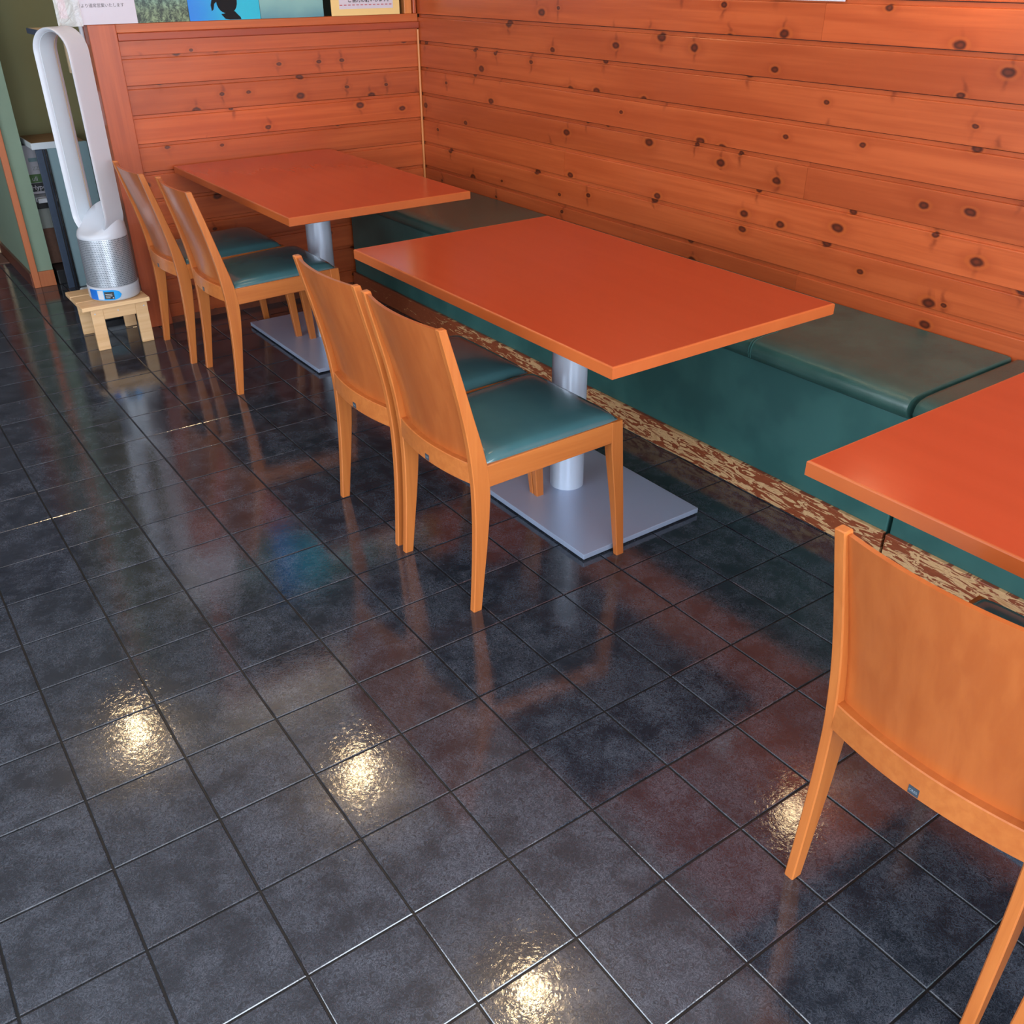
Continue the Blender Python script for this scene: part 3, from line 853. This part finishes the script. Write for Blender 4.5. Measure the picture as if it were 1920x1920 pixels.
gb = box('grey_carton', 1.0, 1.22, 2.84, 3.02, 0.255, 0.358, M['grey_box'], None, 0.002); tag(gb, 'plain grey carton on the brown box below the rack shelf', 'box')
bb = box('brown_carton', 1.0, 1.22, 2.84, 3.04, 0.075, 0.2545, M['brown_box'], None, 0.002); tag(bb, 'brown fibre box below the grey carton in the alcove', 'box')
bk = box('black_tray', 0.998, 1.24, 2.70, 3.04, 0.0, 0.072, M['black'], None, 0.004); tag(bk, 'low black tray on the alcove floor under the brown box', 'tray')

# ------------------------------------------------------------------ posters on the glazed partition
def sheet(name, x0, x1, z0, z1, y, mat, label, cat, thick=0.002):
    o = empty(name, (x0, y, z0)); tag(o, label, cat, 'notices and pictures along the glass')
    link('print', box_me('print', 0, x1 - x0, 0, thick, 0, z1 - z0), mat, o)
    return o
p1 = sheet('paper_notice', 1.128, 1.361, 1.2265, 1.52, 1.7365, M['paper'], 'white paper notice with one printed line above the partition post', 'notice')
text_obj('lettering', '8日より通常営業いたします', 0.0150, M['ink'], p1, (0.004, -0.0004, 0.060))
pk = box('plastic_sleeve', 1.058, 1.150, 1.730, 1.7345, 1.222, 1.53, M['sleeve'], None, 0.001)
tag(pk, 'crinkled clear plastic sleeve with pink print hanging left of the white notice', 'sleeve')
box('pink_print', 1.072, 1.100, 1.7350, 1.7362, 1.250, 1.50, M['pink_print'], pk)
p2 = sheet('coral_picture', 1.363, 1.572, 1.2265, 1.50, 1.7415, M['coral'], 'green coral photograph beside the white notice', 'picture')
p3 = sheet('turtle_picture', 1.574, 1.880, 1.2265, 1.66, 1.7420, M['sea'], 'bright blue picture with a dark turtle silhouette', 'picture')
tv = []
cx, cz = 0.165, 0.062
outl = []
for k in range(28):
    a = 2 * PI * k / 28
    rr = 0.046 + 0.006 * math.cos(2 * a)
    outl.append((cx + rr * math.cos(a) * 0.86, cz + 0.008 + rr * math.sin(a) * 1.15))
def flat(name, pts, par, mat, y=-0.0006):
    v = [(x, y, z) for x, z in pts] + [(x, 0.0002, z) for x, z in pts]; n = len(pts)
    f = [tuple(range(n)), tuple(range(2 * n - 1, n - 1, -1))] + [(k, (k + 1) % n, n + (k + 1) % n, n + k) for k in range(n)]
    return link(name, pydata(name, v, f), mat, par)
M['turtle_ink'] = plain('turtle_black', (0.010, 0.010, 0.012), 0.7, spec=0.2)
shell = flat('turtle_silhouette', outl, p3, M['turtle_ink'])
flat('flipper', [(cx - 0.025, cz + 0.022), (cx - 0.045, cz + 0.026), (cx - 0.062, cz + 0.016), (cx - 0.070, cz - 0.006), (cx - 0.068, cz - 0.028), (cx - 0.060, cz - 0.022), (cx - 0.054, cz - 0.002), (cx - 0.042, cz + 0.008), (cx - 0.026, cz + 0.006)], shell, M['turtle_ink'], -0.0007)
flat('tail', [(cx - 0.03, 0.022), (cx - 0.014, 0.004), (cx + 0.005, 0.0012), (cx + 0.055, 0.0012), (cx + 0.052, 0.010), (cx + 0.043, 0.018), (cx + 0.030, 0.032)], shell, M['turtle_ink'], -0.0007)
p4 = sheet('sea_picture', 1.882, 2.176, 1.2265, 1.62, 1.7425, M['haze'], 'hazy pale teal underwater picture between the turtle and the cream sign', 'picture')
p5 = sheet('cream_sign', 2.214, 2.560, 1.2265, 1.60, 1.7420, M['cream_card'], 'cream bordered sign with black lettering over a red dashed line', 'sign')
box('white_panel', 0.040, 0.312, -0.0008, 0.0, 0.026, 0.345, M['paper'], p5)
text_obj('lettering', 'ご協力お願いします。', 0.0222, M['ink'], p5, (0.082, -0.0012, 0.054), bold=0.0005)
for k in range(13):
    box('dash', 0.042 + k * 0.0208, 0.042 + k * 0.0208 + 0.013, -0.0014, -0.0006, 0.040, 0.0432, M['red_ink'], p5)
wn = box('wall_notice', XW - 0.003, XW - 0.0005, -0.645, -0.370, 1.3275, 1.62, M['paper'], None); tag(wn, 'white notice on the plank wall, only its lower edge in view', 'notice')

# ------------------------------------------------------------------ lamps (all above the picture; they show as reflections in the floor)
M['lamp'] = emit('warm_lamp_glass', (1.0, 0.70, 0.37), 125.0)
def lamp(x, y, z, label):
    l = empty('ceiling_lamp', (x, y, z)); tag(l, label, 'lamp', 'round warm ceiling lamps')
    prof = [(0.016, 0.040), (0.026, 0.031), (0.034, 0.012), (0.036, -0.002), (0.031, -0.020), (0.018, -0.032), (0.005, -0.036)]
    link('glass_globe', lathe_me('glass_globe', prof[::-1], 32), M['lamp'], l)
    link('canopy', lathe_me('canopy', [(0.045, 0.044), (0.05, 0.06), (0.05, ROOM_Z - z)], 32), M['white'], l)
lamp(0.71, 2.10, 2.48, 'round warm ceiling lamp in the passage beyond the fan')
lamp(1.63, 1.05, 2.48, 'round warm ceiling lamp over the far corner table')
lamp(1.63, -0.57, 2.48, 'round warm ceiling lamp over the middle table')
lamp(0.66, -1.10, 2.48, 'round warm ceiling lamp over the aisle beside the camera')
wl = empty('wall_lamp', (2.56, -1.07, 1.52)); tag(wl, 'small warm wall lamp on the planks between the middle and nearest tables', 'lamp')
link('glass_globe', lathe_me('glass_globe', [(0.006, -0.05), (0.03, -0.045), (0.048, -0.02), (0.05, 0.0), (0.04, 0.03), (0.02, 0.045)], 24), emit('warm_wall_lamp_glass', (1.0, 0.70, 0.36), 14.0), wl)
box('wall_arm', 0.03, 0.099, -0.015, 0.015, 0.03, 0.055, M['steel_tube'], wl, 0.003)
